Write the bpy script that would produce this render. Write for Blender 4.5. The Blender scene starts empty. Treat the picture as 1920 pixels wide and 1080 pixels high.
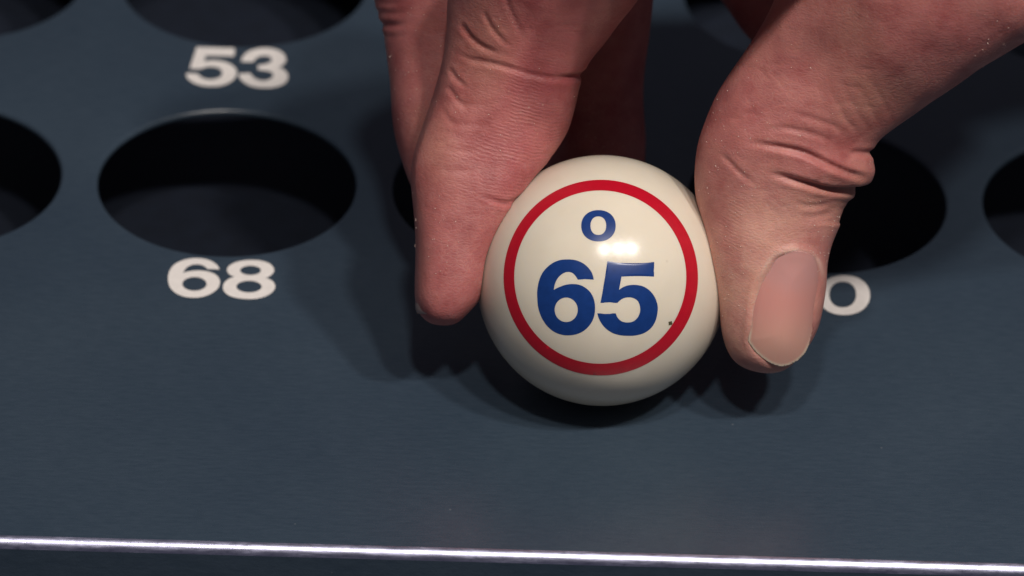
import bpy, bmesh, math, random
import numpy as np
from mathutils import Vector, Matrix
from mathutils.geometry import delaunay_2d_cdt
from mathutils.bvhtree import BVHTree

random.seed(7); rng = np.random.default_rng(11)
MM = 0.001
scene = bpy.context.scene
col = scene.collection

# ------------------------------------------------------------------ camera (all lengths in mm, ball touches the board at 0,0,0)
RB = 19.05
F_PX = 11941.2; DIST = 998.8; EL = 0.6120; AZ = -0.0076; ROLL = 0.0325
T = np.array([-13.51, 24.49, 0.0])
cdir = np.array([math.sin(AZ)*math.cos(EL), -math.cos(AZ)*math.cos(EL), math.sin(EL)])
CAM = T + cdir*DIST
FW = -cdir
r0 = np.cross(FW, [0, 0, 1.0]); r0 /= np.linalg.norm(r0); u0 = np.cross(r0, FW)
RT = math.cos(ROLL)*r0 + math.sin(ROLL)*u0
UP = -math.sin(ROLL)*r0 + math.cos(ROLL)*u0
BALL = np.array([0, 0, RB])
ZC = float((BALL-CAM) @ FW)
def ray(px, py):
    d = FW + RT*((px-960)/F_PX) + UP*((540-py)/F_PX)
    return d
def PX(px, py, dep):                      # a point seen at a pixel, dep mm farther away than the ball's centre
    return CAM + ray(px, py)*(ZC+dep)
def proj(P):
    d = P-CAM; z = d @ FW
    return 960+F_PX*(d @ RT)/z, 540-F_PX*(d @ UP)/z, z-ZC
def on_board(px, py, z=0.0):
    d = ray(px, py); t = (z-CAM[2])/d[2]; return CAM+d*t
def on_ball(px, py, R=RB):
    d = ray(px, py); d = d/np.linalg.norm(d); m = CAM-BALL
    b = m @ d; c = m @ m-R*R
    return CAM + d*(-b-math.sqrt(max(b*b-c, 0)))

cam = bpy.data.cameras.new('camera'); cam_o = bpy.data.objects.new('camera', cam); col.objects.link(cam_o)
M = Matrix(((RT[0], UP[0], -FW[0], CAM[0]*MM), (RT[1], UP[1], -FW[1], CAM[1]*MM), (RT[2], UP[2], -FW[2], CAM[2]*MM), (0, 0, 0, 1)))
cam_o.matrix_world = M
cam.sensor_width = 36.0; cam.lens = F_PX/1920*36.0
cam.clip_start = 0.05; cam.clip_end = 50
cam.dof.use_dof = True; cam.dof.focus_distance = (ZC-15)*MM; cam.dof.aperture_fstop = 20.0
scene.camera = cam_o

# ------------------------------------------------------------------ light: a dim room and a row of three warm lamps above the camera
world = bpy.data.worlds.new('World'); scene.world = world; world.use_nodes = True
bg = world.node_tree.nodes['Background']
bg.inputs['Color'].default_value = (0.78, 0.78, 1.0, 1); bg.inputs['Strength'].default_value = 0.058
LAMP_D = 800.0
def lamp(px, py, power, colr, size=26):
    p = on_ball(px, py); n = (p-BALL)/RB
    v = (CAM-p); v /= np.linalg.norm(v)
    L = 2*(n @ v)*n - v
    pos = p + L*LAMP_D
    l = bpy.data.lights.new('spot_lamp', 'SPOT'); o = bpy.data.objects.new('spot_lamp', l); col.objects.link(o)
    l.energy = power; l.color = colr; l.shadow_soft_size = size*MM
    l.spot_size = math.radians(40); l.spot_blend = 0.6
    o.location = Vector(pos*MM)
    o.rotation_euler = Vector((BALL-pos)*MM).to_track_quat('-Z', 'Y').to_euler()
WARM = (1.0, 0.92, 0.85)
lamp(1133, 468, 8.2, WARM); lamp(1160, 466, 9.2, WARM); lamp(1184, 466, 9.6, WARM)
vs = scene.view_settings
vs.view_transform = 'Standard'; vs.look = 'None'; vs.exposure = 0.0; vs.gamma = 1.0
try: vs.use_curve_mapping = False
except Exception: pass
scene.render.engine = 'CYCLES'
scene.cycles.use_denoising = True
scene.cycles.max_bounces = 8

# ------------------------------------------------------------------ helpers
def mesh_obj(name, V, Fc, mat, parent=None, smooth=True):
    me = bpy.data.meshes.new(name)
    me.from_pydata([tuple(float(c)*MM for c in v) for v in V], [], [tuple(int(i) for i in f) for f in Fc])
    me.update()
    if smooth: me.polygons.foreach_set('use_smooth', [True]*len(me.polygons))
    if mat: me.materials.append(mat)
    o = bpy.data.objects.new(name, me); col.objects.link(o)
    if parent: o.parent = parent; o.matrix_parent_inverse = parent.matrix_world.inverted()
    return o
def nodemat(name):
    m = bpy.data.materials.new(name); m.use_nodes = True
    nt = m.node_tree; return m, nt, nt.nodes['Principled BSDF']
def N(nt, t, **k):
    n = nt.nodes.new(t)
    for a, b in k.items(): setattr(n, a, b)
    return n
def noise(nt, vec, scale, detail=3, rough=.5):
    n = N(nt, 'ShaderNodeTexNoise'); n.inputs['Scale'].default_value = scale; n.inputs['Detail'].default_value = detail
    n.inputs['Roughness'].default_value = rough; nt.links.new(vec, n.inputs['Vector']); return n
def ramp(nt, fac, stops):
    n = N(nt, 'ShaderNodeValToRGB'); e = n.color_ramp.elements
    while len(e) < len(stops): e.new(0.5)
    for el, (p, c) in zip(e, stops): el.position = p; el.color = (*c, 1) if len(c) == 3 else c
    nt.links.new(fac, n.inputs['Fac']); return n
def mapping(nt, vec, scale=(1, 1, 1), rot=(0, 0, 0)):
    n = N(nt, 'ShaderNodeMapping'); n.inputs['Scale'].default_value = scale; n.inputs['Rotation'].default_value = rot
    nt.links.new(vec, n.inputs['Vector']); return n.outputs['Vector']
def bump(nt, h, strength, dist, normal=None):
    n = N(nt, 'ShaderNodeBump'); n.inputs['Strength'].default_value = strength; n.inputs['Distance'].default_value = dist
    nt.links.new(h, n.inputs['Height'])
    if normal is not None: nt.links.new(normal, n.inputs['Normal'])
    return n.outputs['Normal']
def mathn(nt, op, a, b=None):
    n = N(nt, 'ShaderNodeMath', operation=op)
    for i, x in enumerate((a, b)):
        if x is None: continue
        if isinstance(x, (int, float)): n.inputs[i].default_value = x
        else: nt.links.new(x, n.inputs[i])
    return n.outputs[0]

# ------------------------------------------------------------------ materials
def mat_board():
    m, nt, b = nodemat('satin_blue_grey_paint')
    geo = N(nt, 'ShaderNodeTexCoord').outputs['Object']
    streak = noise(nt, mapping(nt, geo, (340, 1700, 900)), 1.0, 5, .7)
    grain = noise(nt, geo, 2600, 2, .6)
    big = noise(nt, geo, 28, 3, .5)
    mx = N(nt, 'ShaderNodeMix', data_type='RGBA'); nt.links.new(streak.outputs['Fac'], mx.inputs['Factor'])
    mx.inputs['A'].default_value = (0.020, 0.038, 0.061, 1); mx.inputs['B'].default_value = (0.050, 0.075, 0.108, 1)
    m2 = N(nt, 'ShaderNodeMix', data_type='RGBA', blend_type='MULTIPLY'); m2.inputs['Factor'].default_value = 1
    nt.links.new(mx.outputs['Result'], m2.inputs['A'])
    r = ramp(nt, big.outputs['Fac'], [(.3, (.86, .88, .9)), (.7, (1.1, 1.07, 1.04))]); nt.links.new(r.outputs['Color'], m2.inputs['B'])
    du = N(nt, 'ShaderNodeTexVoronoi'); du.inputs['Scale'].default_value = 210; nt.links.new(geo, du.inputs['Vector'])
    dsp = ramp(nt, du.outputs['Distance'], [(.0, (1, 1, 1)), (.05, (0, 0, 0))])
    dpick = ramp(nt, du.outputs['Color'], [(.62, (0, 0, 0)), (.66, (1, 1, 1))])
    dfac = mathn(nt, 'MULTIPLY', mathn(nt, 'MULTIPLY', dsp.outputs['Color'], dpick.outputs['Color']), .30)
    m3 = N(nt, 'ShaderNodeMix', data_type='RGBA'); nt.links.new(dfac, m3.inputs['Factor'])
    nt.links.new(m2.outputs['Result'], m3.inputs['A']); m3.inputs['B'].default_value = (.35, .36, .38, 1)
    nt.links.new(m3.outputs['Result'], b.inputs['Base Color'])
    rr = ramp(nt, grain.outputs['Fac'], [(.3, (.32,)*3), (.7, (.42,)*3)]); nt.links.new(rr.outputs['Color'], b.inputs['Roughness'])
    nrm = bump(nt, streak.outputs['Fac'], .25, .0002); nrm = bump(nt, grain.outputs['Fac'], .25, .0001, nrm)
    nt.links.new(nrm, b.inputs['Normal'])
    b.inputs['Specular IOR Level'].default_value = 0.5
    b.inputs['Coat Weight'].default_value = .5; b.inputs['Coat Roughness'].default_value = .22
    return m
def mat_plain(name, c, rough=.5, var=.06, scale=900):
    m, nt, b = nodemat(name)
    geo = N(nt, 'ShaderNodeTexCoord').outputs['Object']
    n = noise(nt, geo, scale, 3, .6)
    lo = tuple(x*(1-var) for x in c); hi = tuple(min(1, x*(1+var)) for x in c)
    r = ramp(nt, n.outputs['Fac'], [(.3, lo), (.7, hi)]); nt.links.new(r.outputs['Color'], b.inputs['Base Color'])
    b.inputs['Roughness'].default_value = rough
    return m
def mat_ball():
    m, nt, b = nodemat('ivory_plastic')
    geo = N(nt, 'ShaderNodeTexCoord').outputs['Object']
    n = noise(nt, geo, 180, 3, .5)
    r = ramp(nt, n.outputs['Fac'], [(.3, (.76, .695, .57)), (.7, (.80, .735, .61))]); sp = N(nt, 'ShaderNodeTexVoronoi'); sp.inputs['Scale'].default_value = 190; nt.links.new(geo, sp.inputs['Vector'])
    s1 = ramp(nt, sp.outputs['Distance'], [(.0, (1, 1, 1)), (.07, (0, 0, 0))]); s2 = ramp(nt, sp.outputs['Color'], [(.70, (0, 0, 0)), (.74, (1, 1, 1))])
    mm = N(nt, 'ShaderNodeMix', data_type='RGBA'); nt.links.new(mathn(nt, 'MULTIPLY', mathn(nt, 'MULTIPLY', s1.outputs['Color'], s2.outputs['Color']), .35), mm.inputs['Factor'])
    nt.links.new(r.outputs['Color'], mm.inputs['A']); mm.inputs['B'].default_value = (.30, .24, .15, 1)
    nt.links.new(mm.outputs['Result'], b.inputs['Base Color'])
    s = noise(nt, geo, 2500, 2, .5)
    rr = ramp(nt, s.outputs['Fac'], [(.35, (.19,)*3), (.75, (.27,)*3)]); nt.links.new(rr.outputs['Color'], b.inputs['Roughness'])
    nt.links.new(bump(nt, s.outputs['Fac'], .025, .0001), b.inputs['Normal'])
    b.inputs['Subsurface Weight'].default_value = .25
    b.inputs['Subsurface Radius'].default_value = (1, .8, .5); b.inputs['Subsurface Scale'].default_value = .0015
    return m
def mat_skin():
    m, nt, b = nodemat('skin')
    geo = N(nt, 'ShaderNodeTexCoord').outputs['Object']
    at = N(nt, 'ShaderNodeAttribute', attribute_name='tone')
    mott = noise(nt, geo, 330, 4, .6)
    r = ramp(nt, mott.outputs['Fac'], [(.3, (.90, .84, .84)), (.55, (1, 1, 1)), (.75, (1.06, 1.10, 1.08))])
    m1 = N(nt, 'ShaderNodeMix', data_type='RGBA', blend_type='MULTIPLY'); m1.inputs['Factor'].default_value = 1
    nt.links.new(at.outputs['Color'], m1.inputs['A']); nt.links.new(r.outputs['Color'], m1.inputs['B'])
    # dry pale skin specks
    fl = N(nt, 'ShaderNodeTexVoronoi'); fl.inputs['Scale'].default_value = 750; nt.links.new(mapping(nt, geo, (1, 1, 1)), fl.inputs['Vector'])
    spot = ramp(nt, fl.outputs['Distance'], [(.0, (1, 1, 1)), (.16, (0, 0, 0))])
    area = ramp(nt, noise(nt, geo, 140, 3, .6).outputs['Fac'], [(.50, (0, 0, 0)), (.66, (1, 1, 1))])
    fm = mathn(nt, 'MULTIPLY', spot.outputs['Color'], area.outputs['Color']); fm = mathn(nt, 'MULTIPLY', fm, .8)
    m2 = N(nt, 'ShaderNodeMix', data_type='RGBA'); nt.links.new(fm, m2.inputs['Factor'])
    nt.links.new(m1.outputs['Result'], m2.inputs['A']); m2.inputs['B'].default_value = (.62, .42, .34, 1)
    SKINCOL = m2.outputs['Result']
    # fine relief: skin cells and friction ridges across the finger
    cells = N(nt, 'ShaderNodeTexVoronoi', feature='DISTANCE_TO_EDGE'); cells.inputs['Scale'].default_value = 1900
    warp = noise(nt, geo, 500, 2, .5)
    wv = N(nt, 'ShaderNodeVectorMath', operation='MULTIPLY_ADD'); nt.links.new(warp.outputs['Color'], wv.inputs[0]); wv.inputs[1].default_value = (.0012,)*3
    nt.links.new(geo, wv.inputs[2]); nt.links.new(mapping(nt, wv.outputs[0], (.55, 1, 1.25)), cells.inputs['Vector'])
    cr = ramp(nt, cells.outputs['Distance'], [(.0, (0, 0, 0)), (.22, (1, 1, 1))])
    line = ramp(nt, cells.outputs['Distance'], [(.0, (1, 1, 1)), (.10, (0, 0, 0))])
    dry = ramp(nt, noise(nt, geo, 95, 4, .65).outputs['Fac'], [(.42, (0, 0, 0)), (.66, (1, 1, 1))])
    lf = mathn(nt, 'MULTIPLY', mathn(nt, 'MULTIPLY', line.outputs['Color'], dry.outputs['Color']), .20)
    m4 = N(nt, 'ShaderNodeMix', data_type='RGBA'); nt.links.new(lf, m4.inputs['Factor']); nt.links.new(SKINCOL, m4.inputs['A']); m4.inputs['B'].default_value = (.72, .47, .39, 1)
    blot = ramp(nt, noise(nt, geo, 150, 3, .6).outputs['Fac'], [(.30, (.80, .64, .67)), (.5, (1, 1, 1)), (.70, (1.08, 1.14, 1.08))])
    m5 = N(nt, 'ShaderNodeMix', data_type='RGBA', blend_type='MULTIPLY'); m5.inputs['Factor'].default_value = 1
    nt.links.new(m4.outputs['Result'], m5.inputs['A']); nt.links.new(blot.outputs['Color'], m5.inputs['B'])
    nt.links.new(m5.outputs['Result'], b.inputs['Base Color'])
    wave = N(nt, 'ShaderNodeTexWave', wave_type='BANDS', bands_direction='Z'); wave.inputs['Scale'].default_value = 560
    wave.inputs['Distortion'].default_value = 7.0; wave.inputs['Detail'].default_value = 3; wave.inputs['Detail Scale'].default_value = .5
    nt.links.new(mapping(nt, geo, (1, 1, 1), (.35, -.25, 0)), wave.inputs['Vector'])
    rg = N(nt, 'ShaderNodeAttribute', attribute_name='ridge')
    patch = ramp(nt, noise(nt, geo, 260, 2, .5).outputs['Fac'], [(.35, (0, 0, 0)), (.62, (1, 1, 1))])
    wh = mathn(nt, 'MULTIPLY', mathn(nt, 'MULTIPLY', wave.outputs['Fac'], rg.outputs['Fac']), patch.outputs['Color'])
    fine = noise(nt, mapping(nt, wv.outputs[0], (700, 700, 2200)), 1.0, 4, .7)
    n0 = bump(nt, fine.outputs['Fac'], .22, .00025)
    n1 = bump(nt, cr.outputs['Color'], .20, .00014, n0)
    n2 = bump(nt, wh, .30, .00016, n1)
    n3 = bump(nt, mott.outputs['Fac'], .22, .0005, n2)
    nt.links.new(n3, b.inputs['Normal'])
    b.inputs['Roughness'].default_value = .52
    b.inputs['Specular IOR Level'].default_value = .42
    b.inputs['Subsurface Weight'].default_value = .55
    b.inputs['Subsurface Radius'].default_value = (1.0, .32, .18); b.inputs['Subsurface Scale'].default_value = .0011
    return m
def mat_nail():
    m, nt, b = nodemat('fingernail')
    geo = N(nt, 'ShaderNodeTexCoord').outputs['Object']
    at = N(nt, 'ShaderNodeAttribute', attribute_name='tone')
    nt.links.new(at.outputs['Color'], b.inputs['Base Color'])
    n = noise(nt, mapping(nt, geo, (1800, 1800, 220)), 1.0, 3, .5)
    nt.links.new(bump(nt, n.outputs['Fac'], .12, .0001), b.inputs['Normal'])
    b.inputs['Roughness'].default_value = .24
    b.inputs['Subsurface Weight'].default_value = .3; b.inputs['Subsurface Radius'].default_value = (1, .4, .25); b.inputs['Subsurface Scale'].default_value = .0008
    return m
MB_, MBALL, MSKIN, MNAIL = mat_board(), mat_ball(), mat_skin(), mat_nail()
MWHITE = mat_plain('white_print', (.87, .83, .80), .5, .05)
MBLUE = mat_plain('blue_ink', (.008, .042, .20), .3, .10)
MRED = mat_plain('red_ink', (.50, .006, .022), .3, .06)
MDARK = mat_plain('dark_speck', (.08, .07, .03), .6)
MFLAKE = mat_plain('dry_skin', (.70, .58, .50), .7)
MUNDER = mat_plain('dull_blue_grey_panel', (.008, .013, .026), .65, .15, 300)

# ------------------------------------------------------------------ board
P, RH, Q = 47.336, 20.653, 60.8445
X0, Y0, YF = -59.52, 51.97, -44.35
LY = 27.2875
board = bpy.data.objects.new('number_board', None); col.objects.link(board)
board['label'] = 'dark blue-grey metal board with round holes and white numbers under the ball'
board['category'] = 'board'
TH, DEEP = 1.0, 24.0
def build_plate():
    V, Fc = [], []
    def add(vs): i = len(V); V.extend(vs); return list(range(i, i+len(vs)))
    xs0, xs1 = X0-1.5*P-70, X0+3.5*P+70
    yb = YF+1.45                                  # flat sheet starts behind the bend
    rows = [(yb, Y0+Q/2, Y0), (Y0+Q/2, Y0+1.5*Q, Y0+Q)]
    n = 128
    prof = [(0.0, 0.0)]
    rb = .7
    ring = [(RH+rb, 0.0)] + [(RH+rb-rb*math.sin(a), -rb+rb*math.cos(a)) for a in np.linspace(0, math.pi/2, 7)[1:]] + [(RH, -TH), (RH+1.0, -TH-.01)]
    for (ya, yb2, yc) in rows:
        for k in range(-1, 4):
            xc = X0+k*P; xa, xb = xc-P/2, xc+P/2
            idx = []
            for (rr, zz) in ring:
                idx.append(add([(xc+rr*math.cos(2*math.pi*i/n), yc+rr*math.sin(2*math.pi*i/n), zz) for i in range(n)]))
            for a, b in zip(idx, idx[1:]):
                for i in range(n): Fc.append((a[i], b[i], b[(i+1) % n], a[(i+1) % n]))
            # rectangle border ring
            bord = []
            for i in range(n):
                a = 2*math.pi*i/n; dx, dy = math.cos(a), math.sin(a)
                tx = ((xb-xc) if dx > 0 else (xa-xc))/dx if abs(dx) > 1e-9 else 1e9
                ty = ((yb2-yc) if dy > 0 else (ya-yc))/dy if abs(dy) > 1e-9 else 1e9
                t = min(tx, ty); bord.append([xc+dx*t, yc+dy*t, 0.0])
            for cx, cy in ((xa, ya), (xa, yb2), (xb, ya), (xb, yb2)):
                j = min(range(n), key=lambda q: (bord[q][0]-cx)**2+(bord[q][1]-cy)**2); bord[j] = [cx, cy, 0.0]
            B = add([tuple(q) for q in bord])
            for i in range(n): Fc.append((idx[0][i], idx[0][(i+1) % n], B[(i+1) % n], B[i]))
    def quad(a, b, c, d): Fc.append(tuple(add([a, b, c, d])))
    xa, xb = X0-1.5*P, X0+3.5*P; ytop = Y0+1.5*Q; yend = ytop+40
    quad((xs0, yb, 0), (xa, yb, 0), (xa, ytop, 0), (xs0, ytop, 0))
    quad((xb, yb, 0), (xs1, yb, 0), (xs1, ytop, 0), (xb, ytop, 0))
    quad((xs0, ytop, 0), (xs1, ytop, 0), (xs1, yend, 0), (xs0, yend, 0))
    nx = 420; xsn = np.linspace(xs0, xs1, nx)
    prev = add([(x, YF, -1.45) for x in xsn])
    low = add([(x, YF, -DEEP-6) for x in xsn])
    for i in range(nx-1): Fc.append((prev[i], low[i], low[i+1], prev[i+1]))
    # side and back skirts
    for x in (xs0, xs1):
        quad((x, yb, 0), (x, yend, 0), (x, yend, -DEEP-6), (x, yb, -DEEP-6))
    quad((xs0, yend, 0), (xs1, yend, 0), (xs1, yend, -DEEP-6), (xs0, yend, -DEEP-6))
    o = mesh_obj('plate', V, Fc, MB_, board, smooth=True)
    bm = bmesh.new(); bm.from_mesh(o.data); bmesh.ops.remove_doubles(bm, verts=bm.verts, dist=1e-7)
    bmesh.ops.recalc_face_normals(bm, faces=bm.faces)
    up = [f for f in bm.faces if abs(f.normal.z) > .99 and f.calc_center_median().z > -1e-6]
    if sum(f.normal.z*f.calc_area() for f in up) < 0: bmesh.ops.reverse_faces(bm, faces=bm.faces)
    for f in bm.faces: f.smooth = not (abs(f.normal.z) > .999 and f.calc_area() > 1e-4)
    bm.to_mesh(o.data); bm.free()
    return o, (xs0, xs1, YF, yend)
plate, (bx0, bx1, by0, by1) = build_plate()
def mat_edge():
    m, nt, b = nodemat('worn_bare_metal_edge')
    geo = N(nt, 'ShaderNodeTexCoord').outputs['Object']
    n = noise(nt, mapping(nt, geo, (900, 2500, 2500)), 1.0, 4, .65)
    c = ramp(nt, n.outputs['Fac'], [(.25, (.36, .38, .54)), (.45, (.62, .63, .84)), (.7, (.72, .73, .96))]); nt.links.new(c.outputs['Color'], b.inputs['Base Color'])
    b.inputs['Metallic'].default_value = 1
    w = noise(nt, mapping(nt, geo, (150, 1200, 1200)), 1.0, 5, .7)
    wr = ramp(nt, w.outputs['Fac'], [(.3, (.30,)*3), (.5, (.40,)*3), (.68, (.55,)*3)]); nt.links.new(wr.outputs['Color'], b.inputs['Roughness'])
    nt.links.new(bump(nt, n.outputs['Fac'], .10, .0001), b.inputs['Normal'])
    return m
def build_edge():
    nx = 900; R = 1.45; xs = np.linspace(bx0, bx1, nx); V, Fc = [], []
    jit = np.convolve(rng.normal(0, 1, nx+8), np.ones(9)/9, 'valid')[:nx]*.05
    A = np.linspace(0, math.pi/2, 11)
    for a in A:
        for x, j in zip(xs, jit):
            e = j*math.sin(2*a); V.append((x, YF+R-(R+e)*math.sin(a), -R+(R+e)*math.cos(a)))
    for k in range(len(A)-1):
        for i in range(nx-1): Fc.append((k*nx+i, (k+1)*nx+i, (k+1)*nx+i+1, k*nx+i+1))
    return mesh_obj('front_edge', V, Fc, mat_edge(), board)
build_edge()
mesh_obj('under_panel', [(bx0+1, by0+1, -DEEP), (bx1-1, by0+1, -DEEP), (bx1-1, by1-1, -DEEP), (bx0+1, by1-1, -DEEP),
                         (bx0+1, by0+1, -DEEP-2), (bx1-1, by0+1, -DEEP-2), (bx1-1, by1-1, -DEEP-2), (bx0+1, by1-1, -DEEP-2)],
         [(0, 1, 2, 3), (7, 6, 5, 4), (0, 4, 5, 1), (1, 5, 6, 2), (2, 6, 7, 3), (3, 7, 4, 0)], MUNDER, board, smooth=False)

# ------------------------------------------------------------------ lettering outlines (traced), points ending in 'c' are corners
def smooth_path(pts):
    n = len(pts); out = []
    for i in range(n):
        p1, p2 = pts[i], pts[(i+1) % n]
        p0 = pts[i-1] if len(p1) == 2 else None
        p3 = pts[(i+2) % n] if len(p2) == 2 else None
        a = np.array(p1[:2], float); b = np.array(p2[:2], float)
        if p0 is None and p3 is None:
            out.append(a); continue
        m1 = (b-np.array(p0[:2]))/2 if p0 is not None else None
        m2 = (np.array(p3[:2])-a)/2 if p3 is not None else None
        if m1 is None: m1 = 1.5*(b-a)-.5*m2
        if m2 is None: m2 = 1.5*(b-a)-.5*m1
        for t in np.linspace(0, 1, 7)[:-1]:
            t2, t3 = t*t, t**3
            out.append((2*t3-3*t2+1)*a+(t3-2*t2+t)*m1+(-2*t3+3*t2)*b+(t3-t2)*m2)
    return np.array(out)
def ellipse(cx, cy, rx, ry, n=64, p=2.0):
    a = np.linspace(0, 2*np.pi, n, endpoint=False); c, s = np.cos(a), np.sin(a)
    return np.stack([cx+rx*np.sign(c)*np.abs(c)**(2/p), cy+ry*np.sign(s)*np.abs(s)**(2/p)], -1)
def inside(loops, pts):
    res = np.zeros(len(pts), bool)
    for L in loops:
        x, y = pts[:, 0], pts[:, 1]
        for (x1, y1), (x2, y2) in zip(L, np.roll(L, -1, 0)):
            if y1 == y2: continue
            c = ((y1 > y) != (y2 > y)) & (x < (x2-x1)*(y-y1)/(y2-y1)+x1); res ^= c
    return res
def fill(loops, grid=None):
    pts, edges = [], []
    for L in loops:
        i = len(pts); n = len(L); pts += [Vector((float(a), float(b))) for a, b in L]
        edges += [(i+k, i+(k+1) % n) for k in range(n)]
    if grid:
        A = np.concatenate(loops); lo, hi = A.min(0), A.max(0)
        g = np.stack(np.meshgrid(np.arange(lo[0], hi[0], grid), np.arange(lo[1], hi[1], grid)), -1).reshape(-1, 2)+rng.uniform(-.1, .1)*grid
        g = g[inside(loops, g)]; pts += [Vector((float(a), float(b))) for a, b in g]
    v, e, f, *_ = delaunay_2d_cdt(pts, edges, [], 0, 1e-6)
    V2 = np.array([(p.x, p.y) for p in v]); f = np.array([t for t in f if len(t) == 3])
    keep = inside(loops, V2[f].mean(1)); return V2, f[keep]
def C(s):                                     # crop pixel -> photo pixel
    sc_, ox, oy = s
    return lambda L: np.asarray(L)/sc_+np.array([ox, oy])
c7 = C((1920/230, 300, 470)); c6 = C((1920/230, 330, 70)); c5 = C((6.0, 990, 470))
six_b = [c7(smooth_path([(930,298,1),(905,245),(850,195),(760,150),(660,128),(560,122),(450,132),(330,165),(220,225),(155,310),(128,400),(128,480),(150,565),(215,645),(310,700),(420,732),(530,740),(640,732),(750,700),(850,645),(915,580),(938,510),(930,450),(890,395),(820,352),(720,325),(620,315),(530,318),(440,330),(362,350,1),(385,305),(430,260),(500,228),(580,218),(650,228),(705,255),(738,290,1)])),
         c7(ellipse(540, 525, 190, 108))]
eight_b = [c7(smooth_path([(1655,428,1),(1730,395),(1780,340),(1782,290),(1750,235),(1680,190),(1570,160),(1440,150),(1300,160),(1180,188),(1090,235),(1050,290),(1060,340),(1100,385),(1165,412,1),(1070,450),(1005,510),(985,575),(1000,635),(1060,695),(1160,735),(1280,755),(1410,762),(1540,750),(1660,715),(1750,660),(1798,595),(1800,545),(1770,490),(1720,455)])),
           c7(ellipse(1417, 313, 163, 73)), c7(ellipse(1393, 567, 198, 92))]
five_b = [c6(smooth_path([(325,158,1),(918,175,1),(912,300,1),(465,290,1),(440,385,1),(520,368),(600,365),(700,375),(810,405),(895,455),(945,520),(948,580),(915,650),(840,710),(730,755),(600,772),(470,770),(350,745),(240,695),(180,640),(155,570,1),(340,570,1),(375,615),(440,650),(530,665),(620,655),(690,625),(725,575),(715,525),(665,485),(590,465),(510,465),(440,478),(395,500,1),(215,495,1)]))]
three_b = [c6(smooth_path([(1020,385,1),(1040,320),(1100,250),(1200,200),(1320,175),(1440,172),(1560,195),(1660,240),(1715,310),(1718,375),(1680,430),(1610,472,1),(1700,520),(1750,590),(1750,650),(1710,715),(1620,765),(1500,792),(1380,798),(1250,785),(1120,745),(1020,670),(975,575,1),(1165,568,1),(1200,620),(1260,660),(1340,682),(1430,675),(1500,640),(1525,595),(1500,555),(1440,530),(1370,520),(1285,512,1),(1285,438,1),(1360,435),(1430,415),(1490,380),(1495,330),(1440,300),(1370,293),(1300,305),(1245,340),(1215,388,1)]))]
zero_b = [ellipse(1582.8, 554, 48.4, 37, p=2.15), ellipse(1580, 552.8, 25.3, 24.3, p=2.15)]
def plane_loops(loops, cx, cy):               # board-plane outline (mm) relative to its number's centre
    return [np.array([on_board(a, b)[:2] for a, b in L])-np.array([cx, cy]) for L in loops]
six = plane_loops(six_b, X0, Y0-LY); eight = plane_loops(eight_b, X0, Y0-LY)
five = plane_loops(five_b, X0, Y0+Q-LY); three = plane_loops(three_b, X0, Y0+Q-LY); zero = plane_loops(zero_b, X0+2*P, Y0-LY)
def ctr(loops): a = loops[0]; return (a.min(0)+a.max(0))/2
def at(loops, c): d = np.array(c)-ctr(loops); return [L+d for L in loops]
cl, cr = ctr(six), ctr(eight)
hh = (six[0][:, 1].max()-six[0][:, 1].min())/2; hw = (six[0][:, 0].max()-six[0][:, 0].min())/2
nine = [-(L-cl) for L in six]
seven = [np.array([(-hw, hh), (hw, hh), (hw, hh*.62), (hw*.30, -hh*.25), (hw*.12, -hh), (-hw*.42, -hh), (-hw*.22, -hh*.2), (hw*.42, hh*.58), (-hw, hh*.58)])]
four = [np.array([(hw*.12, hh), (hw*.70, hh), (hw*.70, -hh*.28), (hw, -hh*.28), (hw, -hh*.64), (hw*.70, -hh*.64), (hw*.70, -hh), (hw*.14, -hh), (hw*.14, -hh*.64), (-hw, -hh*.64), (-hw, -hh*.25)]),
        np.array([(hw*.14, hh*.45), (-hw*.50, -hh*.28), (hw*.14, -hh*.28)])]
one = [np.array([(hw*.05, hh), (hw*.5, hh), (hw*.5, -hh), (-hw*.1, -hh), (-hw*.1, hh*.38), (-hw*.65, hh*.38), (-hw*.65, hh*.62), (-hw*.2, hh*.72)])]
two = [smooth_path([(-hw, hh*.28, 1), (-hw*.9, hh*.62), (-hw*.5, hh*.92), (0, hh), (hw*.5, hh*.93), (hw*.92, hh*.62), (hw*.92, hh*.28), (hw*.6, -hh*.08), (hw*.1, -hh*.36), (-hw*.22, -hh*.62, 1), (hw, -hh*.62, 1), (hw, -hh, 1), (-hw, -hh, 1), (-hw*.95, -hh*.75), (-hw*.7, -hh*.42), (-hw*.2, -hh*.08), (hw*.22, hh*.2), (hw*.34, hh*.44), (0, hh*.62), (-hw*.30, hh*.5), (-hw*.38, hh*.28, 1)])]
DIG = {'0': zero, '1': one, '2': two, '3': three, '4': four, '5': five, '6': six, '7': seven, '8': eight, '9': nine}
def number(txt, k, row):
    cx, cy = X0+k*P, Y0-LY+row*Q
    if txt == '52': cx -= 2.6
    V, Fc = [], []
    for ch, c in zip(txt, (cl, cr)):
        L = DIG[ch]
        if txt in ('53', '68') or (txt == '70' and ch == '0'): pass
        else: L = at(L, c)
        v, f = fill(L)
        Fc += [tuple(int(i)+len(V) for i in t) for t in f]
        V += [(cx+a, cy+b, .06) for a, b in v]
    o = mesh_obj('printed_number', V, Fc, MWHITE, board, smooth=False)
    o['label'] = 'white printed number '+txt
    bm = bmesh.new(); bm.from_mesh(o.data); bmesh.ops.recalc_face_normals(bm, faces=bm.faces)
    for f in bm.faces:
        if f.normal.z < 0: f.normal_flip()
    bm.to_mesh(o.data); bm.free()
for k in range(-1, 4):
    number(str(53+k), k, 1); number(str(68+k), k, 0)

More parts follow.
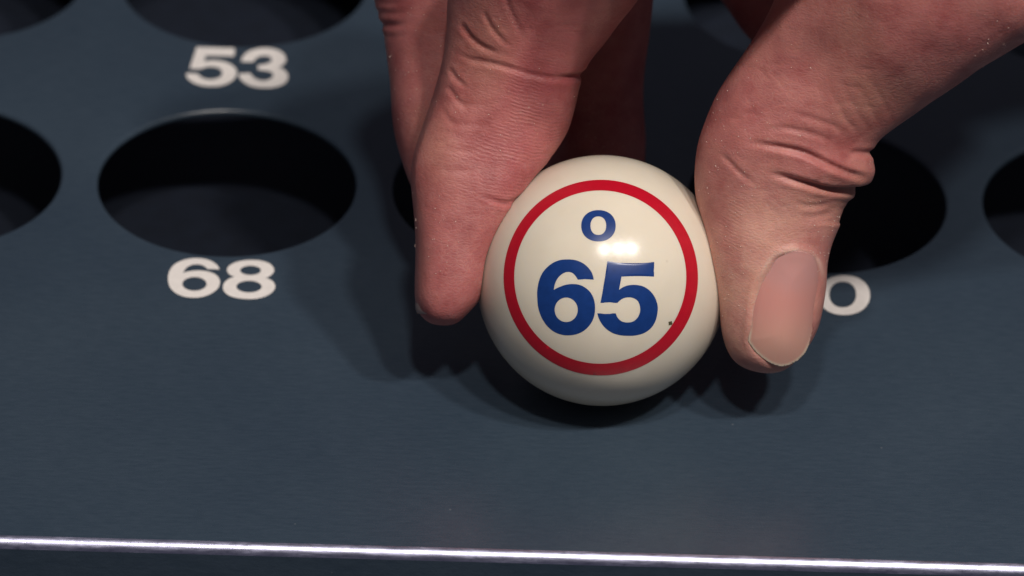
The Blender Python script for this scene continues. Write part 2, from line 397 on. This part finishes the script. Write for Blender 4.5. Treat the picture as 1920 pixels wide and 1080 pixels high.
# ------------------------------------------------------------------ the ball
def build_ball():
    bm = bmesh.new(); bmesh.ops.create_uvsphere(bm, u_segments=128, v_segments=64, radius=RB*MM)
    for f in bm.faces: f.smooth = True
    me = bpy.data.meshes.new('bingo_ball'); bm.to_mesh(me); bm.free(); me.materials.append(MBALL)
    o = bpy.data.objects.new('bingo_ball', me); col.objects.link(o); o.location = Vector(BALL*MM)
    o['label'] = 'ivory bingo ball printed O 65 inside a red ring, held between finger and thumb'
    o['category'] = 'ball'
    bpy.context.view_layer.update()
    def ink(name, loops, mat, grid=6, lift=.02):
        v, f = fill(loops, grid)
        V = [on_ball(a, b, RB+lift) for a, b in v]
        F2 = []
        for t in f:
            a, b, c = (V[i] for i in t)
            nn = np.cross(b-a, c-a); F2.append(tuple(t) if nn @ (a-BALL) > 0 else tuple(t[::-1]))
        me = mesh_obj(name, V, F2, mat, o)
        return me
    ink('red_ring', [ellipse(1126.5, 520.5, 182.3, 183.5, 160), ellipse(1125.5, 519.5, 161.3, 162.5, 160)], MRED)
    ink('printed_letter', [ellipse(1122.1, 423.3, 32.3, 29.4, p=2.15), ellipse(1121.9, 423.1, 14.7, 17.4, p=2.2)], MBLUE, 4)
    s65 = [c5(smooth_path([(740,325,1),(725,265),(690,205),(625,145),(540,108),(450,98),(350,108),(260,150),(180,225),(130,320),(105,440),(105,540),(115,640),(150,745),(210,840),(290,910),(380,945),(460,952),(545,940),(630,900),(700,830),(742,745),(755,650),(745,560),(710,480),(650,420),(580,385),(500,375),(420,385),(350,410),(290,440,1),(305,370),(335,310),(385,262),(440,240),(495,248),(535,285),(560,325,1)])), c5(ellipse(430, 665, 130, 138))]
    f65 = [c5(smooth_path([(893,118,1),(1420,128,1),(1418,292,1),(1052,292,1),(1025,440,1),(1080,405),(1140,388),(1210,385),(1290,400),(1365,445),(1425,520),(1457,610),(1458,690),(1435,790),(1385,870),(1310,925),(1220,952),(1130,958),(1030,950),(940,920),(860,860),(805,780),(780,705,1),(988,705,1),(1010,755),(1055,795),(1120,808),(1185,795),(1235,750),(1260,690),(1260,630),(1238,570),(1190,535),(1130,525),(1065,540),(1005,588,1),(815,588,1)]))]
    ink('printed_digit', s65, MBLUE, 4); ink('printed_digit', f65, MBLUE, 4)
    a = np.linspace(0, 2*np.pi, 14, endpoint=False)
    rr = np.array([5.2,4.1,5.6,3.8,4.4,5.8,4.2,3.6,5.0,4.6,3.4,4.8,5.4,3.9])*.85
    ink('dirt_speck', [np.stack([1257+rr*np.cos(a), 606+rr*np.sin(a)], -1)], MDARK, 2, .03)
    return o
ball = build_ball()

# ------------------------------------------------------------------ the hand
NS = 40
def loft(sections, sub=6, expo=2.15):
    """sections: (left px, left py, right px, right py, depth mm, half depth mm) -> closed tube"""
    S = []
    for s in sections:
        lx, ly, rx, ry, dep, hd = s
        L = PX(lx, ly, dep); R_ = PX(rx, ry, dep)
        S.append(np.concatenate([(L+R_)/2, (R_-L)/2, [hd]]))
    S = np.array(S); out = []
    n = len(S)
    for i in range(n-1):
        p0, p1, p2, p3 = S[max(i-1, 0)], S[i], S[i+1], S[min(i+2, n-1)]
        for t in np.linspace(0, 1, sub, endpoint=False):
            out.append(.5*(2*p1+(p2-p0)*t+(2*p0-5*p1+4*p2-p3)*t*t+(3*p1-p0-3*p2+p3)*t**3))
    out.append(S[-1])
    th = np.linspace(0, 2*np.pi, NS, endpoint=False)
    c, s = np.cos(th), np.sin(th); c = np.sign(c)*np.abs(c)**(2/expo); s = np.sign(s)*np.abs(s)**(2/expo)
    V, Fc = [], []
    for r in out:
        ctr_, e1, hd = r[:3], r[3:6], max(r[6], .3)
        for a, b in zip(c, s): V.append(ctr_+e1*a+FW*hd*b)
    m = len(out)
    for i in range(m-1):
        for j in range(NS): Fc.append((i*NS+j, i*NS+(j+1) % NS, (i+1)*NS+(j+1) % NS, (i+1)*NS+j))
    V.append(out[0][:3]); V.append(out[-1][:3]); a, b = len(V)-2, len(V)-1
    for j in range(NS):
        Fc.append((a, (j+1) % NS, j)); Fc.append((b, (m-1)*NS+j, (m-1)*NS+(j+1) % NS))
    return V, Fc
def spine_loft(pts, sub=6):
    """pts: (cx px, cy px, depth mm, half width mm, half depth mm): sections set square to the spine in the picture plane"""
    sec = []
    A = np.array([(p[0], p[1]) for p in pts], float)
    for i, p in enumerate(pts):
        t = A[min(i+1, len(A)-1)]-A[max(i-1, 0)]; t /= np.linalg.norm(t)
        nrm = np.array([-t[1], t[0]]); w = p[3]*12.37
        sec.append((p[0]-nrm[0]*w, p[1]-nrm[1]*w, p[0]+nrm[0]*w, p[1]+nrm[1]*w, p[2], p[4]))
    return loft(sec, sub)
parts = []
# index finger: tip to knuckle, outline read from its two edges
parts.append(loft([
    (829, 607, 846, 608, -0.8, 1.2), (810, 602, 860, 602, -0.8, 4.2), (793, 588, 876, 588, -0.8, 6.2), (781, 560, 901, 562, -0.8, 7.4), (777, 520, 917, 522, -0.9, 8.1),
    (776, 470, 927, 482, -1.1, 8.4), (774, 420, 942, 442, -1.1, 8.5), (771, 372, 968, 396, -0.9, 8.6), (770, 330, 1000, 352, -0.9, 8.8), (776, 284, 1034, 300, -0.9, 9.0),
    (792, 232, 1060, 250, -0.9, 9.2), (812, 180, 1074, 208, -1.1, 9.4), (826, 120, 1090, 160, -2, 9.6), (834, 60, 1108, 122, -4, 9.8), (842, 0, 1142, 76, -7.5, 9.9),
    (864, -90, 1200, -10, -15, 10.2), (905, -170, 1268, -100, -22, 10.8), (960, -250, 1345, -210, -28, 11.5), (1060, -340, 1400, -260, -31, 11.5), (1200, -400, 1440, -270, -31, 9)], 6, 2.7))
# middle finger, behind the index
parts.append(loft([
    (940, 470, 950, 455, 14, 1.5), (905, 462, 960, 420, 14, 5.0), (850, 432, 962, 345, 14, 7.3), (800, 392, 952, 290, 14, 8.0), (766, 345, 945, 268, 13.8, 8.2), (750, 296, 940, 250, 13.6, 8.4),
    (738, 220, 940, 210, 13.4, 8.6), (727, 140, 945, 140, 13.4, 8.8), (716, 62, 950, 70, 13.0, 9.0), (704, 10, 955, 20, 12.4, 9.2), (694, -50, 965, -30, 11, 9.4),
    (700, -140, 985, -110, 4, 9.6), (760, -260, 1040, -180, -6, 10.2), (860, -360, 1130, -250, -13, 11), (1000, -430, 1240, -270, -16, 11), (1150, -470, 1330, -290, -17, 9)]))
# ring finger, in the dark behind the ball
parts.append(spine_loft([(1122, 392, 33, 1.5, 1.5), (1121, 382, 33, 4.6, 4.2), (1120, 355, 33, 7.0, 6.6), (1117, 300, 32.6, 7.6, 7.4), (1112, 220, 31.5, 7.8, 7.8), (1110, 130, 30, 8.2, 8.3), (1112, 40, 27, 8.6, 8.6),
    (1115, -70, 22, 9.2, 9), (1110, -180, 14, 9.2, 9), (1130, -290, 5, 9.6, 9.6), (1190, -390, -1, 10.2, 10.4), (1270, -440, -2, 9, 9)]))
# little finger, folded under the palm
parts.append(spine_loft([(1530, 92, 43, 1.2, 1.2), (1522, 84, 43, 4.0, 3.8), (1500, 62, 43, 6.0, 5.8), (1460, 12, 43, 6.6, 6.6), (1418, -50, 42, 7.0, 7.0), (1370, -130, 38, 7.4, 7.4), (1320, -220, 30, 7.8, 7.8), (1290, -310, 20, 8.4, 8.4),
    (1320, -390, 13, 9, 9), (1390, -430, 12, 8, 8)]))
# thumb: tip to the base
parts.append(loft([
    (1430, 701, 1452, 700, -3.8, 1.3), (1402, 694, 1478, 692, -3.8, 4.2), (1376, 678, 1501, 674, -3.8, 6.5), (1358, 650, 1522, 645, -3.8, 7.8), (1347, 612, 1534, 606, -3.8, 8.7), (1341, 566, 1544, 560, -4.0, 9.2),
    (1335, 516, 1554, 508, -4.4, 9.6), (1325, 462, 1563, 458, -5.0, 9.9), (1312, 408, 1577, 410, -5.8, 10.1), (1303, 362, 1592, 376, -6.8, 10.3), (1300, 318, 1622, 342, -7.8, 10.4), (1305, 270, 1632, 306, -8.8, 10.5),
    (1322, 222, 1642, 278, -9.6, 10.6), (1346, 172, 1676, 244, -10.8, 10.8), (1378, 122, 1722, 206, -12.4, 11), (1412, 70, 1772, 171, -14.6, 11.5), (1444, 8, 1838, 133, -17.4, 12.5), (1478, -80, 1908, 92, -21, 13.5),
    (1520, -180, 1990, 40, -23, 14.5), (1590, -300, 2080, -40, -20, 15.5), (1720, -420, 2170, -130, -13, 15.5), (1900, -480, 2260, -210, -6, 14)], 6, 2.2))
# palm: from the knuckles to the wrist and a stretch of forearm
parts.append(spine_loft([(1130, -310, -8, 6, 20), (1220, -335, -8, 10.5, 28), (1380, -345, -8, 12.5, 31), (1560, -350, -7, 13.5, 31), (1760, -360, -5, 14.5, 29), (1950, -390, -3, 15.5, 26), (2120, -440, -1, 16.5, 25),
    (2300, -510, 2, 18, 26), (2600, -630, 8, 21, 29), (3000, -790, 16, 24, 33), (3100, -830, 18, 23, 32)]))
# web between thumb and index
parts.append(spine_loft([(1150, -130, -24, 5, 8), (1195, -115, -30, 7, 11), (1270, -115, -36, 8, 14), (1370, -125, -34, 8.5, 13), (1490, -160, -29, 10, 12), (1640, -200, -27, 11, 13), (1780, -260, -22, 12, 13)]))
HV, HF = [], []
for v, f in parts:
    o_ = len(HV); HV += v; HF += [tuple(i+o_ for i in t) for t in f]
tmp = mesh_obj('tmp', HV, HF, None)
bm = bmesh.new(); bm.from_mesh(tmp.data); bmesh.ops.recalc_face_normals(bm, faces=bm.faces); bm.to_mesh(tmp.data); bm.free()
md = tmp.modifiers.new('r', 'REMESH'); md.mode = 'VOXEL'; md.voxel_size = 0.00034
dg = bpy.context.evaluated_depsgraph_get()
me = bpy.data.meshes.new_from_object(tmp.evaluated_get(dg))
bpy.data.objects.remove(tmp)
nv = len(me.vertices); H = np.empty(nv*3); me.vertices.foreach_get('co', H); H = H.reshape(-1, 3)/MM
ed = np.empty(len(me.edges)*2, np.int32); me.edges.foreach_get('vertices', ed); ed = ed.reshape(-1, 2)
deg = np.bincount(ed.ravel(), minlength=nv).astype(float)
def lap(A):
    out = np.empty_like(A)
    for k in range(A.shape[1]):
        out[:, k] = np.bincount(ed[:, 0], A[ed[:, 1], k], nv)+np.bincount(ed[:, 1], A[ed[:, 0], k], nv)
    return out/deg[:, None]-A
def smooth(A, n, l=.6, mu=-.62):
    for _ in range(n):
        A = A+l*lap(A)
        if mu: A = A+mu*lap(A)
    return A
H = smooth(H, 30, .6, -.57)
def sstep_(a, b, x): t = np.clip((x-a)/(b-a), 0, 1); return t*t*(3-2*t)
def normals(A):
    me.vertices.foreach_set('co', (A*MM).ravel()); me.update()
    nn = np.empty(nv*3, np.float32); me.vertex_normals.foreach_get('vector', nn); return nn.reshape(-1, 3).astype(float)
def push_out(A):
    d = A-BALL; r = np.linalg.norm(d, axis=1); m = r < RB+.06
    A = A.copy(); A[m] = BALL+d[m]/r[m][:, None]*(RB+.06); return A
px, py, dep = proj(H)
val = np.clip(np.exp(-((px-(855-.22*py))/60)**2)*(py < 400)*(dep < 16)*(dep > -6), 0, 1)[:, None]
for _ in range(110): H = H+.6*val*lap(H)
val = (sstep_(-40, -90, py)*sstep_(1100, 1180, px)*sstep_(1800, 1700, px))[:, None]
for _ in range(120): H = H+.6*val*lap(H)
H = push_out(H)
H = smooth(H, 3, .5, 0); H = push_out(H)
Nn = normals(H)
px, py, dep = proj(H)
facing = -(Nn @ FW)                                   # 1 = turned to the camera
def sstep(a, b, x): t = np.clip((x-a)/(b-a), 0, 1); return t*t*(3-2*t)
front = sstep(-.45, .05, facing)
is_thumb = (px > 1285) & (dep < 8)
is_index = (px < 1285) & (dep < 4.5) & (px > 690)
is_mid = (px < 900) & (dep >= 2)
disp = np.zeros(nv)
def dist_poly(pts, sel):
    X = np.stack([px[sel], py[sel]], -1); best = np.full(len(X), 1e9); par = np.zeros(len(X)); side = np.zeros(len(X))
    pts = smooth_open(pts); L = np.linalg.norm(np.diff(pts, axis=0), axis=1); cum = np.concatenate([[0], np.cumsum(L)])
    for i in range(len(pts)-1):
        a, b = pts[i], pts[i+1]; ab = b-a; t = np.clip(((X-a) @ ab)/(ab @ ab), 0, 1)
        q = X-(a+t[:, None]*ab); d = np.hypot(q[:, 0], q[:, 1]); m = d < best
        best[m] = d[m]; par[m] = (cum[i]+t[m]*L[i])/cum[-1]; side[m] = np.sign(ab[0]*q[m, 1]-ab[1]*q[m, 0])
    return best/12.37, par, side
def smooth_open(pts):
    p = np.array(pts, float); out = []
    for i in range(len(p)-1):
        p0, p1, p2, p3 = p[max(i-1, 0)], p[i], p[i+1], p[min(i+2, len(p)-1)]
        for t in np.linspace(0, 1, 5, endpoint=False):
            out.append(.5*(2*p1+(p2-p0)*t+(2*p0-5*p1+4*p2-p3)*t*t+(3*p1-p0-3*p2+p3)*t**3))
    out.append(p[-1]); return np.array(out)
def groove(pts, A, w, sel, t0=.25, t1=.25, lip=.16, lipw=2.6):
    x = np.array(pts, float); bb = 60
    s = sel & (px > x[:, 0].min()-bb) & (px < x[:, 0].max()+bb) & (py > x[:, 1].min()-bb) & (py < x[:, 1].max()+bb) & (front > .01)
    if not s.any(): return
    d, par, side = dist_poly(pts, s)
    tp = np.ones_like(par)
    if t0: tp *= sstep(0, t0, par)
    if t1: tp *= sstep(0, t1, 1-par)
    g = -np.exp(-(d/w)**2)+lip*np.exp(-((d-1.7*w)/(w*lipw*.45))**2)
    disp[s] += A*g*tp*front[s]
# thumb knuckle folds (two deep creases with a roll of skin between them)
groove([(1395, 262), (1425, 270), (1499, 283), (1555, 308), (1600, 325), (1625, 326)], .75, .48, is_thumb, .35, .15)
groove([(1430, 322), (1455, 328), (1507, 342), (1555, 356), (1600, 356), (1640, 346)], 1.05, .52, is_thumb, .35, .0)
groove([(1585, 285), (1610, 288), (1660, 287)], .55, .42, is_thumb, .4, .0)
b = is_thumb & (py > 240) & (py < 420)
disp[b] += 1.0*np.exp(-((py[b]-(318+.02*(px[b]-1560)))/24)**2)*sstep(1440, 1600, px[b])*front[b]
disp[b] -= .55*np.exp(-((py[b]-392)/34)**2)*sstep(1480, 1570, px[b])*front[b]
for k, (o1, o2) in enumerate([(0, 0), (24, -8), (46, -18), (70, -30), (-22, 10)]):
    groove([(1548+o1, 150+o2*.6), (1568+o1, 190+o2), (1592+o1, 232+o2), (1622+o1*.8, 268+o2)], .12-.015*k, .36, is_thumb, .4, .3)
groove([(1455, 205), (1500, 215), (1560, 235), (1600, 262)], .18, .4, is_thumb, .4, .4)
groove([(1420, 248), (1470, 240), (1530, 252), (1580, 280)], .25, .45, is_thumb, .4, .4)
groove([(1340, 282), (1362, 300), (1390, 328), (1425, 352)], .28, .4, is_thumb, .3, .4)
groove([(1480, 378), (1520, 388), (1560, 384)], .20, .4, is_thumb, .4, .2)
groove([(1490, 402), (1530, 408), (1570, 398)], .16, .4, is_thumb, .4, .2)
groove([(1500, 190), (1520, 130), (1560, 70), (1590, -20), (1620, -120)], .7, 3.6, is_thumb, .3, .3, 0)
# index finger creases
groove([(845, 92), (880, 110), (930, 121), (1000, 140), (1050, 146), (1105, 140)], .36, .42, is_index, .25, .0, .15)
groove([(862, 40), (885, 72), (915, 92), (945, 102)], .42, .40, is_index, .2, .35)
groove([(905, 15), (922, 50), (945, 78), (965, 92)], .26, .38, is_index, .2, .35)
groove([(940, -20), (960, 25), (975, 60), (992, 82)], .16, .4, is_index, .2, .35)
groove([(842, 125), (858, 150), (880, 168)], .28, .38, is_index, .2, .3)
groove([(838, 160), (856, 186), (880, 205)], .24, .38, is_index, .2, .3)
groove([(826, 200), (842, 225), (860, 238)], .14, .4, is_index, .3, .3)
groove([(890, 366), (915, 372), (950, 380), (990, 362), (1010, 350)], .42, .4, is_index, .35, .0)
groove([(1040, 143), (1070, 146), (1100, 142)], .35, .6, is_index, .5, .0, .1)
for k in range(4):
    y = 186+k*42+rng.uniform(-6, 6)
    groove([(835-k*12, y), (880-k*12, y+10), (930-k*10, y+8)], .10, .5, is_index, .4, .4)
for _ in range(46):
    cx, cy = rng.uniform(1340, 1640), rng.uniform(120, 440); a = rng.normal(.25, .45); l = rng.uniform(14, 42)
    groove([(cx-l*math.cos(a), cy-l*math.sin(a)), (cx, cy+rng.uniform(-5, 5)), (cx+l*math.cos(a), cy+l*math.sin(a))], rng.uniform(.03, .09), .28, is_thumb, .4, .4, .1)
for _ in range(40):
    cx, cy = rng.uniform(800, 1090), rng.uniform(0, 420); a = rng.normal(.15, .35); l = rng.uniform(12, 38)
    groove([(cx-l*math.cos(a), cy-l*math.sin(a)), (cx, cy+rng.uniform(-4, 4)), (cx+l*math.cos(a), cy+l*math.sin(a))], rng.uniform(.03, .08), .28, is_index, .4, .4, .1)
# middle finger: wrinkles on the back of the joint
for (y, a) in ((4, .16), (22, .2), (45, .34), (66, .1)):
    groove([(690, y-4), (715, y+2), (745, y+2), (775, y-6)], a, .5, is_mid, .0, .5)
# low, soft lumps so that nothing is turned on a lathe
fq = np.array([[.11, .07, .09], [.05, .16, .12], [.19, .08, -.13], [-.12, .21, .17], [.31, -.22, .14]])
for k, q in enumerate(fq): disp += (.16, .14, .11, .08, .05)[k]*np.sin(H @ (q*2.0)+k*1.7)
# thumbnail seat
NAIL = smooth_path([(1437,502),(1449,484),(1466,475),(1490,471),(1512,474),(1528,484),(1537,503),(1539,530),(1532,573),(1524,626),(1511,660),(1491,679),(1467,687),(1443,680),(1419,662),(1402,640,1),(1407,607),(1412,568),(1422,530)])
s = is_thumb & (px > 1370) & (px < 1580) & (py > 440) & (py < 720) & (facing > -.3)
Q2 = np.stack([px[s], py[s]], -1); dn = np.full(len(Q2), 1e9)
for a, b2 in zip(NAIL, np.roll(NAIL, -1, 0)):
    ab = b2-a; t = np.clip(((Q2-a) @ ab)/max(ab @ ab, 1e-9), 0, 1); dn = np.minimum(dn, np.linalg.norm(Q2-(a+t[:, None]*ab), axis=1))
dn /= 12.37; ins = inside([NAIL], Q2); sd = np.where(ins, -dn, dn)
lower = sstep(600, 660, Q2[:, 1])
disp_n = -.40*sstep(.0, -.75, sd)-lower*.34*sstep(.2, -.1, sd)+(1-lower)*(.24-.12*sstep(520, 480, Q2[:, 1]))*np.exp(-((sd-.5)/.6)**2)-lower*.30*np.exp(-((sd-.1)/.5)**2)
H0 = H.copy(); Nsm = Nn.copy()
disp[s] = disp[s]*sstep(0, 1.2, sd)+disp_n
H = H+Nn*disp[:, None]
H = smooth(H, 1, .35, 0); H = push_out(H)

# nail plates: smooth sheets fitted to the finger surface under them
def nail_plate(name, outline, Hs, Ns, sel, lift, tones, parent, thick=.45):
    P_ = Hs[sel]; u, v, d = proj(P_)
    cu, cv = outline.mean(0); X = (u-cu)/60; Y = (v-cv)/90
    B = np.stack([np.ones_like(X), X, Y, X*X, X*Y, Y*Y, X**3, X*X*Y, X**4, Y**3], -1)
    co, *_ = np.linalg.lstsq(B, d, rcond=None)
    def dep_(x, y):
        X = (x-cu)/60; Y = (y-cv)/90
        return np.stack([np.ones_like(X), X, Y, X*X, X*Y, Y*Y, X**3, X*X*Y, X**4, Y**3], -1) @ co
    v2, f = fill([outline], 2.5)
    dd = dep_(v2[:, 0], v2[:, 1])
    top = np.array([PX(a, b, c) for (a, b), c in zip(v2, dd)])
    nrm = np.zeros_like(top)
    tri = top[f]; fn = np.cross(tri[:, 1]-tri[:, 0], tri[:, 2]-tri[:, 0])
    fl = (fn @ FW) > 0; f = f.copy(); f[fl] = f[fl][:, ::-1]; fn[fl] *= -1
    for k in range(3): np.add.at(nrm, f[:, k], fn)
    nrm /= np.linalg.norm(nrm, axis=1)[:, None]
    dn = np.full(len(v2), 1e9)
    for a, b2 in zip(outline, np.roll(outline, -1, 0)):
        ab = b2-a; t = np.clip(((v2-a) @ ab)/max(ab @ ab, 1e-9), 0, 1); dn = np.minimum(dn, np.linalg.norm(v2-(a+t[:, None]*ab), axis=1))
    dn /= 12.37
    hi = top+nrm*(lift(v2, dn))[:, None]; lo = hi-nrm*thick
    n = len(v2); Fc = [tuple(t) for t in f]+[tuple(int(i)+n for i in t[::-1]) for t in f]
    from collections import Counter
    ecount = Counter(); dire = {}
    for t in f:
        for a, b in ((t[0], t[1]), (t[1], t[2]), (t[2], t[0])):
            k = (min(a, b), max(a, b)); ecount[k] += 1; dire[k] = (a, b)
    for k, c in ecount.items():
        if c == 1: a, b = dire[k]; Fc.append((b, a, a+n, b+n))
    o = mesh_obj(name, np.concatenate([hi, lo]), Fc, MNAIL, parent)
    ca = o.data.color_attributes.new('tone', 'FLOAT_COLOR', 'POINT')
    colr = np.ones((2*n, 4), np.float32); colr[:n, :3] = tones(v2, dn); colr[n:, :3] = colr[:n, :3]
    ca.data.foreach_set('color', colr.ravel())
    return o

# ------------------------------------------------------------------ skin colour per vertex: own tones plus shade painted in as red
def blob(cx, cy, rx, ry): return np.exp(-((px-cx)/rx)**2-((py-cy)/ry)**2)
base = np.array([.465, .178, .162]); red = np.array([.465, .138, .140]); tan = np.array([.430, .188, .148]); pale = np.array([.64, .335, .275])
t_red_shade = np.clip(.55*sstep(1250, 1000, px)+.5*blob(1380, 230, 90, 110)+.6*blob(1100, 60, 160, 160)+.5*blob(990, 260, 90, 140)+.4*blob(1500, 300, 120, 40)+.5*blob(1760, 60, 120, 60)+1.0*(dep > 16)*(px > 980), 0, 1)  # redder tone: partly own flush, partly painted shade, strongest on ring and little fingers
t_tan = np.clip(.8*blob(900, 90, 60, 110)+.6*blob(820, 280, 40, 90)+.7*blob(1640, 200, 80, 70)+.5*blob(1590, 60, 60, 80)+.6*blob(1590, 370, 60, 60), 0, 1)
t_pale = np.clip(blob(1400, 560, 110, 190)*is_thumb+.5*blob(1470, 430, 90, 80)*is_thumb, 0, 1)
cut = np.zeros(nv); cut[s] = np.exp(-((sd-.15)/.35)**2)*sstep(530, 490, Q2[:, 1])
jig = .5+.5*np.sin(H @ np.array([.9, .7, .5]))*np.sin(H @ np.array([-.5, .8, 1.1])+1)
tone = base+(red-base)*(t_red_shade*(.75+.25*jig))[:, None]
tone = tone+(tan-tone)*(t_tan)[:, None]; tone = tone+(pale-tone)*t_pale[:, None]; tone = tone+(np.array([.78, .55, .46])-tone)*(cut*.6)[:, None]
ridge = np.clip((blob(1010, 240, 90, 130)+.8*blob(950, 330, 90, 70))*is_index+.5*blob(1370, 400, 60, 90)*is_thumb, 0, 1)

me.vertices.foreach_set('co', (H*MM).ravel()); me.update()
me.polygons.foreach_set('use_smooth', np.ones(len(me.polygons), bool))
me.materials.clear(); me.materials.append(MSKIN); me.name = 'hand'
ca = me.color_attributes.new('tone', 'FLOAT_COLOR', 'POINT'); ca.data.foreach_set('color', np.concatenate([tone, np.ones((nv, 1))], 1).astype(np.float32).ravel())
ra = me.attributes.new('ridge', 'FLOAT', 'POINT'); ra.data.foreach_set('value', ridge.astype(np.float32))
hand = bpy.data.objects.new('hand', me); col.objects.link(hand)
hand['label'] = 'bare right hand reaching down and pinching the ball between thumb and index finger'
hand['category'] = 'hand'
bpy.context.view_layer.update()

def lift_thumb(v2, dn):
    low = sstep(610, 670, v2[:, 1])
    return -.16+.10*sstep(0, 1.0, dn)*(1-low)+low*.16+.42*sstep(0, 5.0, dn)
def tone_thumb(v2, dn):
    body = np.array([.60, .280, .245]); lun = np.array([.54, .290, .275]); tip = np.array([.68, .375, .30]); edge = np.array([.80, .68, .52])
    x = (v2[:, 0]-1487)/48; yl = 545-26*x*x
    c = body+(tip-body)*sstep(560, 660, v2[:, 1])[:, None]
    c = c+(lun-c)*(sstep(yl+26, yl-20, v2[:, 1])*.7)[:, None]
    fe = .8*sstep(.5, .15, dn)*sstep(612, 650, v2[:, 1]+.25*(1470-v2[:, 0]))
    return c+(edge-c)*fe[:, None]
sel = is_thumb & inside([NAIL], np.stack([px, py], -1)) & (facing > .05)
nail_plate('thumbnail', NAIL, H0, Nsm, sel, lift_thumb, tone_thumb, hand)

# index nail: on the far (left) side of the fingertip, seen edge-on
def index_nail():
    rows = [(480, 776, 852), (505, 776.5, 849), (530, 777, 846), (552, 778.5, 845), (570, 780, 843), (581, 782, 842), (588, 784.5, 842)]
    ph = np.radians(np.linspace(-58, 58, 17)); V = []
    for lay in (0, 1):
        for y, L, c in rows:
            hw_ = (c-L)/12.37
            for p in ph:
                k = -.25+.46*sstep(535, 580, y)-.4*lay
                ctr_ = PX(c, y, -0.8)
                V.append(ctr_-RT*(hw_+k)*math.cos(p)**.8+FW*(7.2 if y < 575 else 6.4)*math.sin(p)*1.02)
    nr, nc = len(rows), len(ph); o_ = nr*nc; Fc = []
    for r in range(nr-1):
        for c in range(nc-1):
            q = (r*nc+c, r*nc+c+1, (r+1)*nc+c+1, (r+1)*nc+c); Fc.append(q); Fc.append(tuple(i+o_ for i in q[::-1]))
    bd = [c for c in range(nc)]+[r*nc+nc-1 for r in range(1, nr)]+[(nr-1)*nc+c for c in range(nc-2, -1, -1)]+[r*nc for r in range(nr-2, 0, -1)]
    for i, j in zip(bd, bd[1:]+bd[:1]): Fc.append((j, i, i+o_, j+o_))
    o = mesh_obj('fingernail', V, Fc, MNAIL, hand)
    ca = o.data.color_attributes.new('tone', 'FLOAT_COLOR', 'POINT')
    cc = np.ones((len(V), 4), np.float32); cc[:, :3] = (.42, .18, .15)
    for lay in (0, 1):
        for r in (nr-3, nr-2, nr-1): cc[lay*o_+r*nc:lay*o_+(r+1)*nc, :3] = (.55, .37, .31)
    ca.data.foreach_set('color', cc.ravel())
index_nail()

# loose flakes of dry skin lying on the skin: too many to count
tree = BVHTree.FromPolygons([Vector(v) for v in H], [tuple(p.vertices) for p in me.polygons])
spots = [(780, 412), (781, 427), (779, 461), (1573, 407), (1564, 414), (1452, 477), (1460, 474), (1470, 472), (1490, 470), (1520, 470), (1410, 72), (1336, 185), (1338, 212)]
for (cx, cy, sx, sy, n) in ((760, 90, 25, 70, 26), (830, 440, 30, 60, 30), (1380, 400, 45, 110, 60), (1540, 440, 22, 40, 26), (1350, 220, 18, 80, 20), (1880, 60, 40, 40, 18), (1480, 150, 80, 80, 16), (940, 160, 60, 90, 18), (1500, 474, 40, 4, 24)):
    spots += [(cx+rng.normal(0, sx), cy+rng.normal(0, sy)) for _ in range(n)]
V, Fc = [], []
for (a, b_) in spots:
    d = ray(a, b_); d = d/np.linalg.norm(d)
    hit, nn, _, _ = tree.ray_cast(Vector(CAM), Vector(d))
    if hit is None or np.linalg.norm(np.array(hit)-BALL) < RB+.4: continue
    nn = np.array(nn); r = rng.uniform(.03, .085)*(3.2 if (a, b_) in spots[:4] else 1); t1 = np.cross(nn, rng.normal(size=3)); t1 /= np.linalg.norm(t1); t2 = np.cross(nn, t1)
    c = np.array(hit)+nn*.04; i = len(V); k = 5
    for q in range(k):
        an = 2*np.pi*q/k; rr = r*rng.uniform(.5, 1.2); V.append(c+rr*(math.cos(an)*t1+1.5*math.sin(an)*t2)+nn*rng.uniform(-.02, .08))
    V.append(c+nn*rng.uniform(.06, .14)); V.append(c-nn*.08)
    for q in range(k): Fc.append((i+q, i+(q+1) % k, i+k)); Fc.append((i+(q+1) % k, i+q, i+k+1))
fl = mesh_obj('skin_flakes', V, Fc, MFLAKE, hand, smooth=False); fl['kind'] = 'stuff'
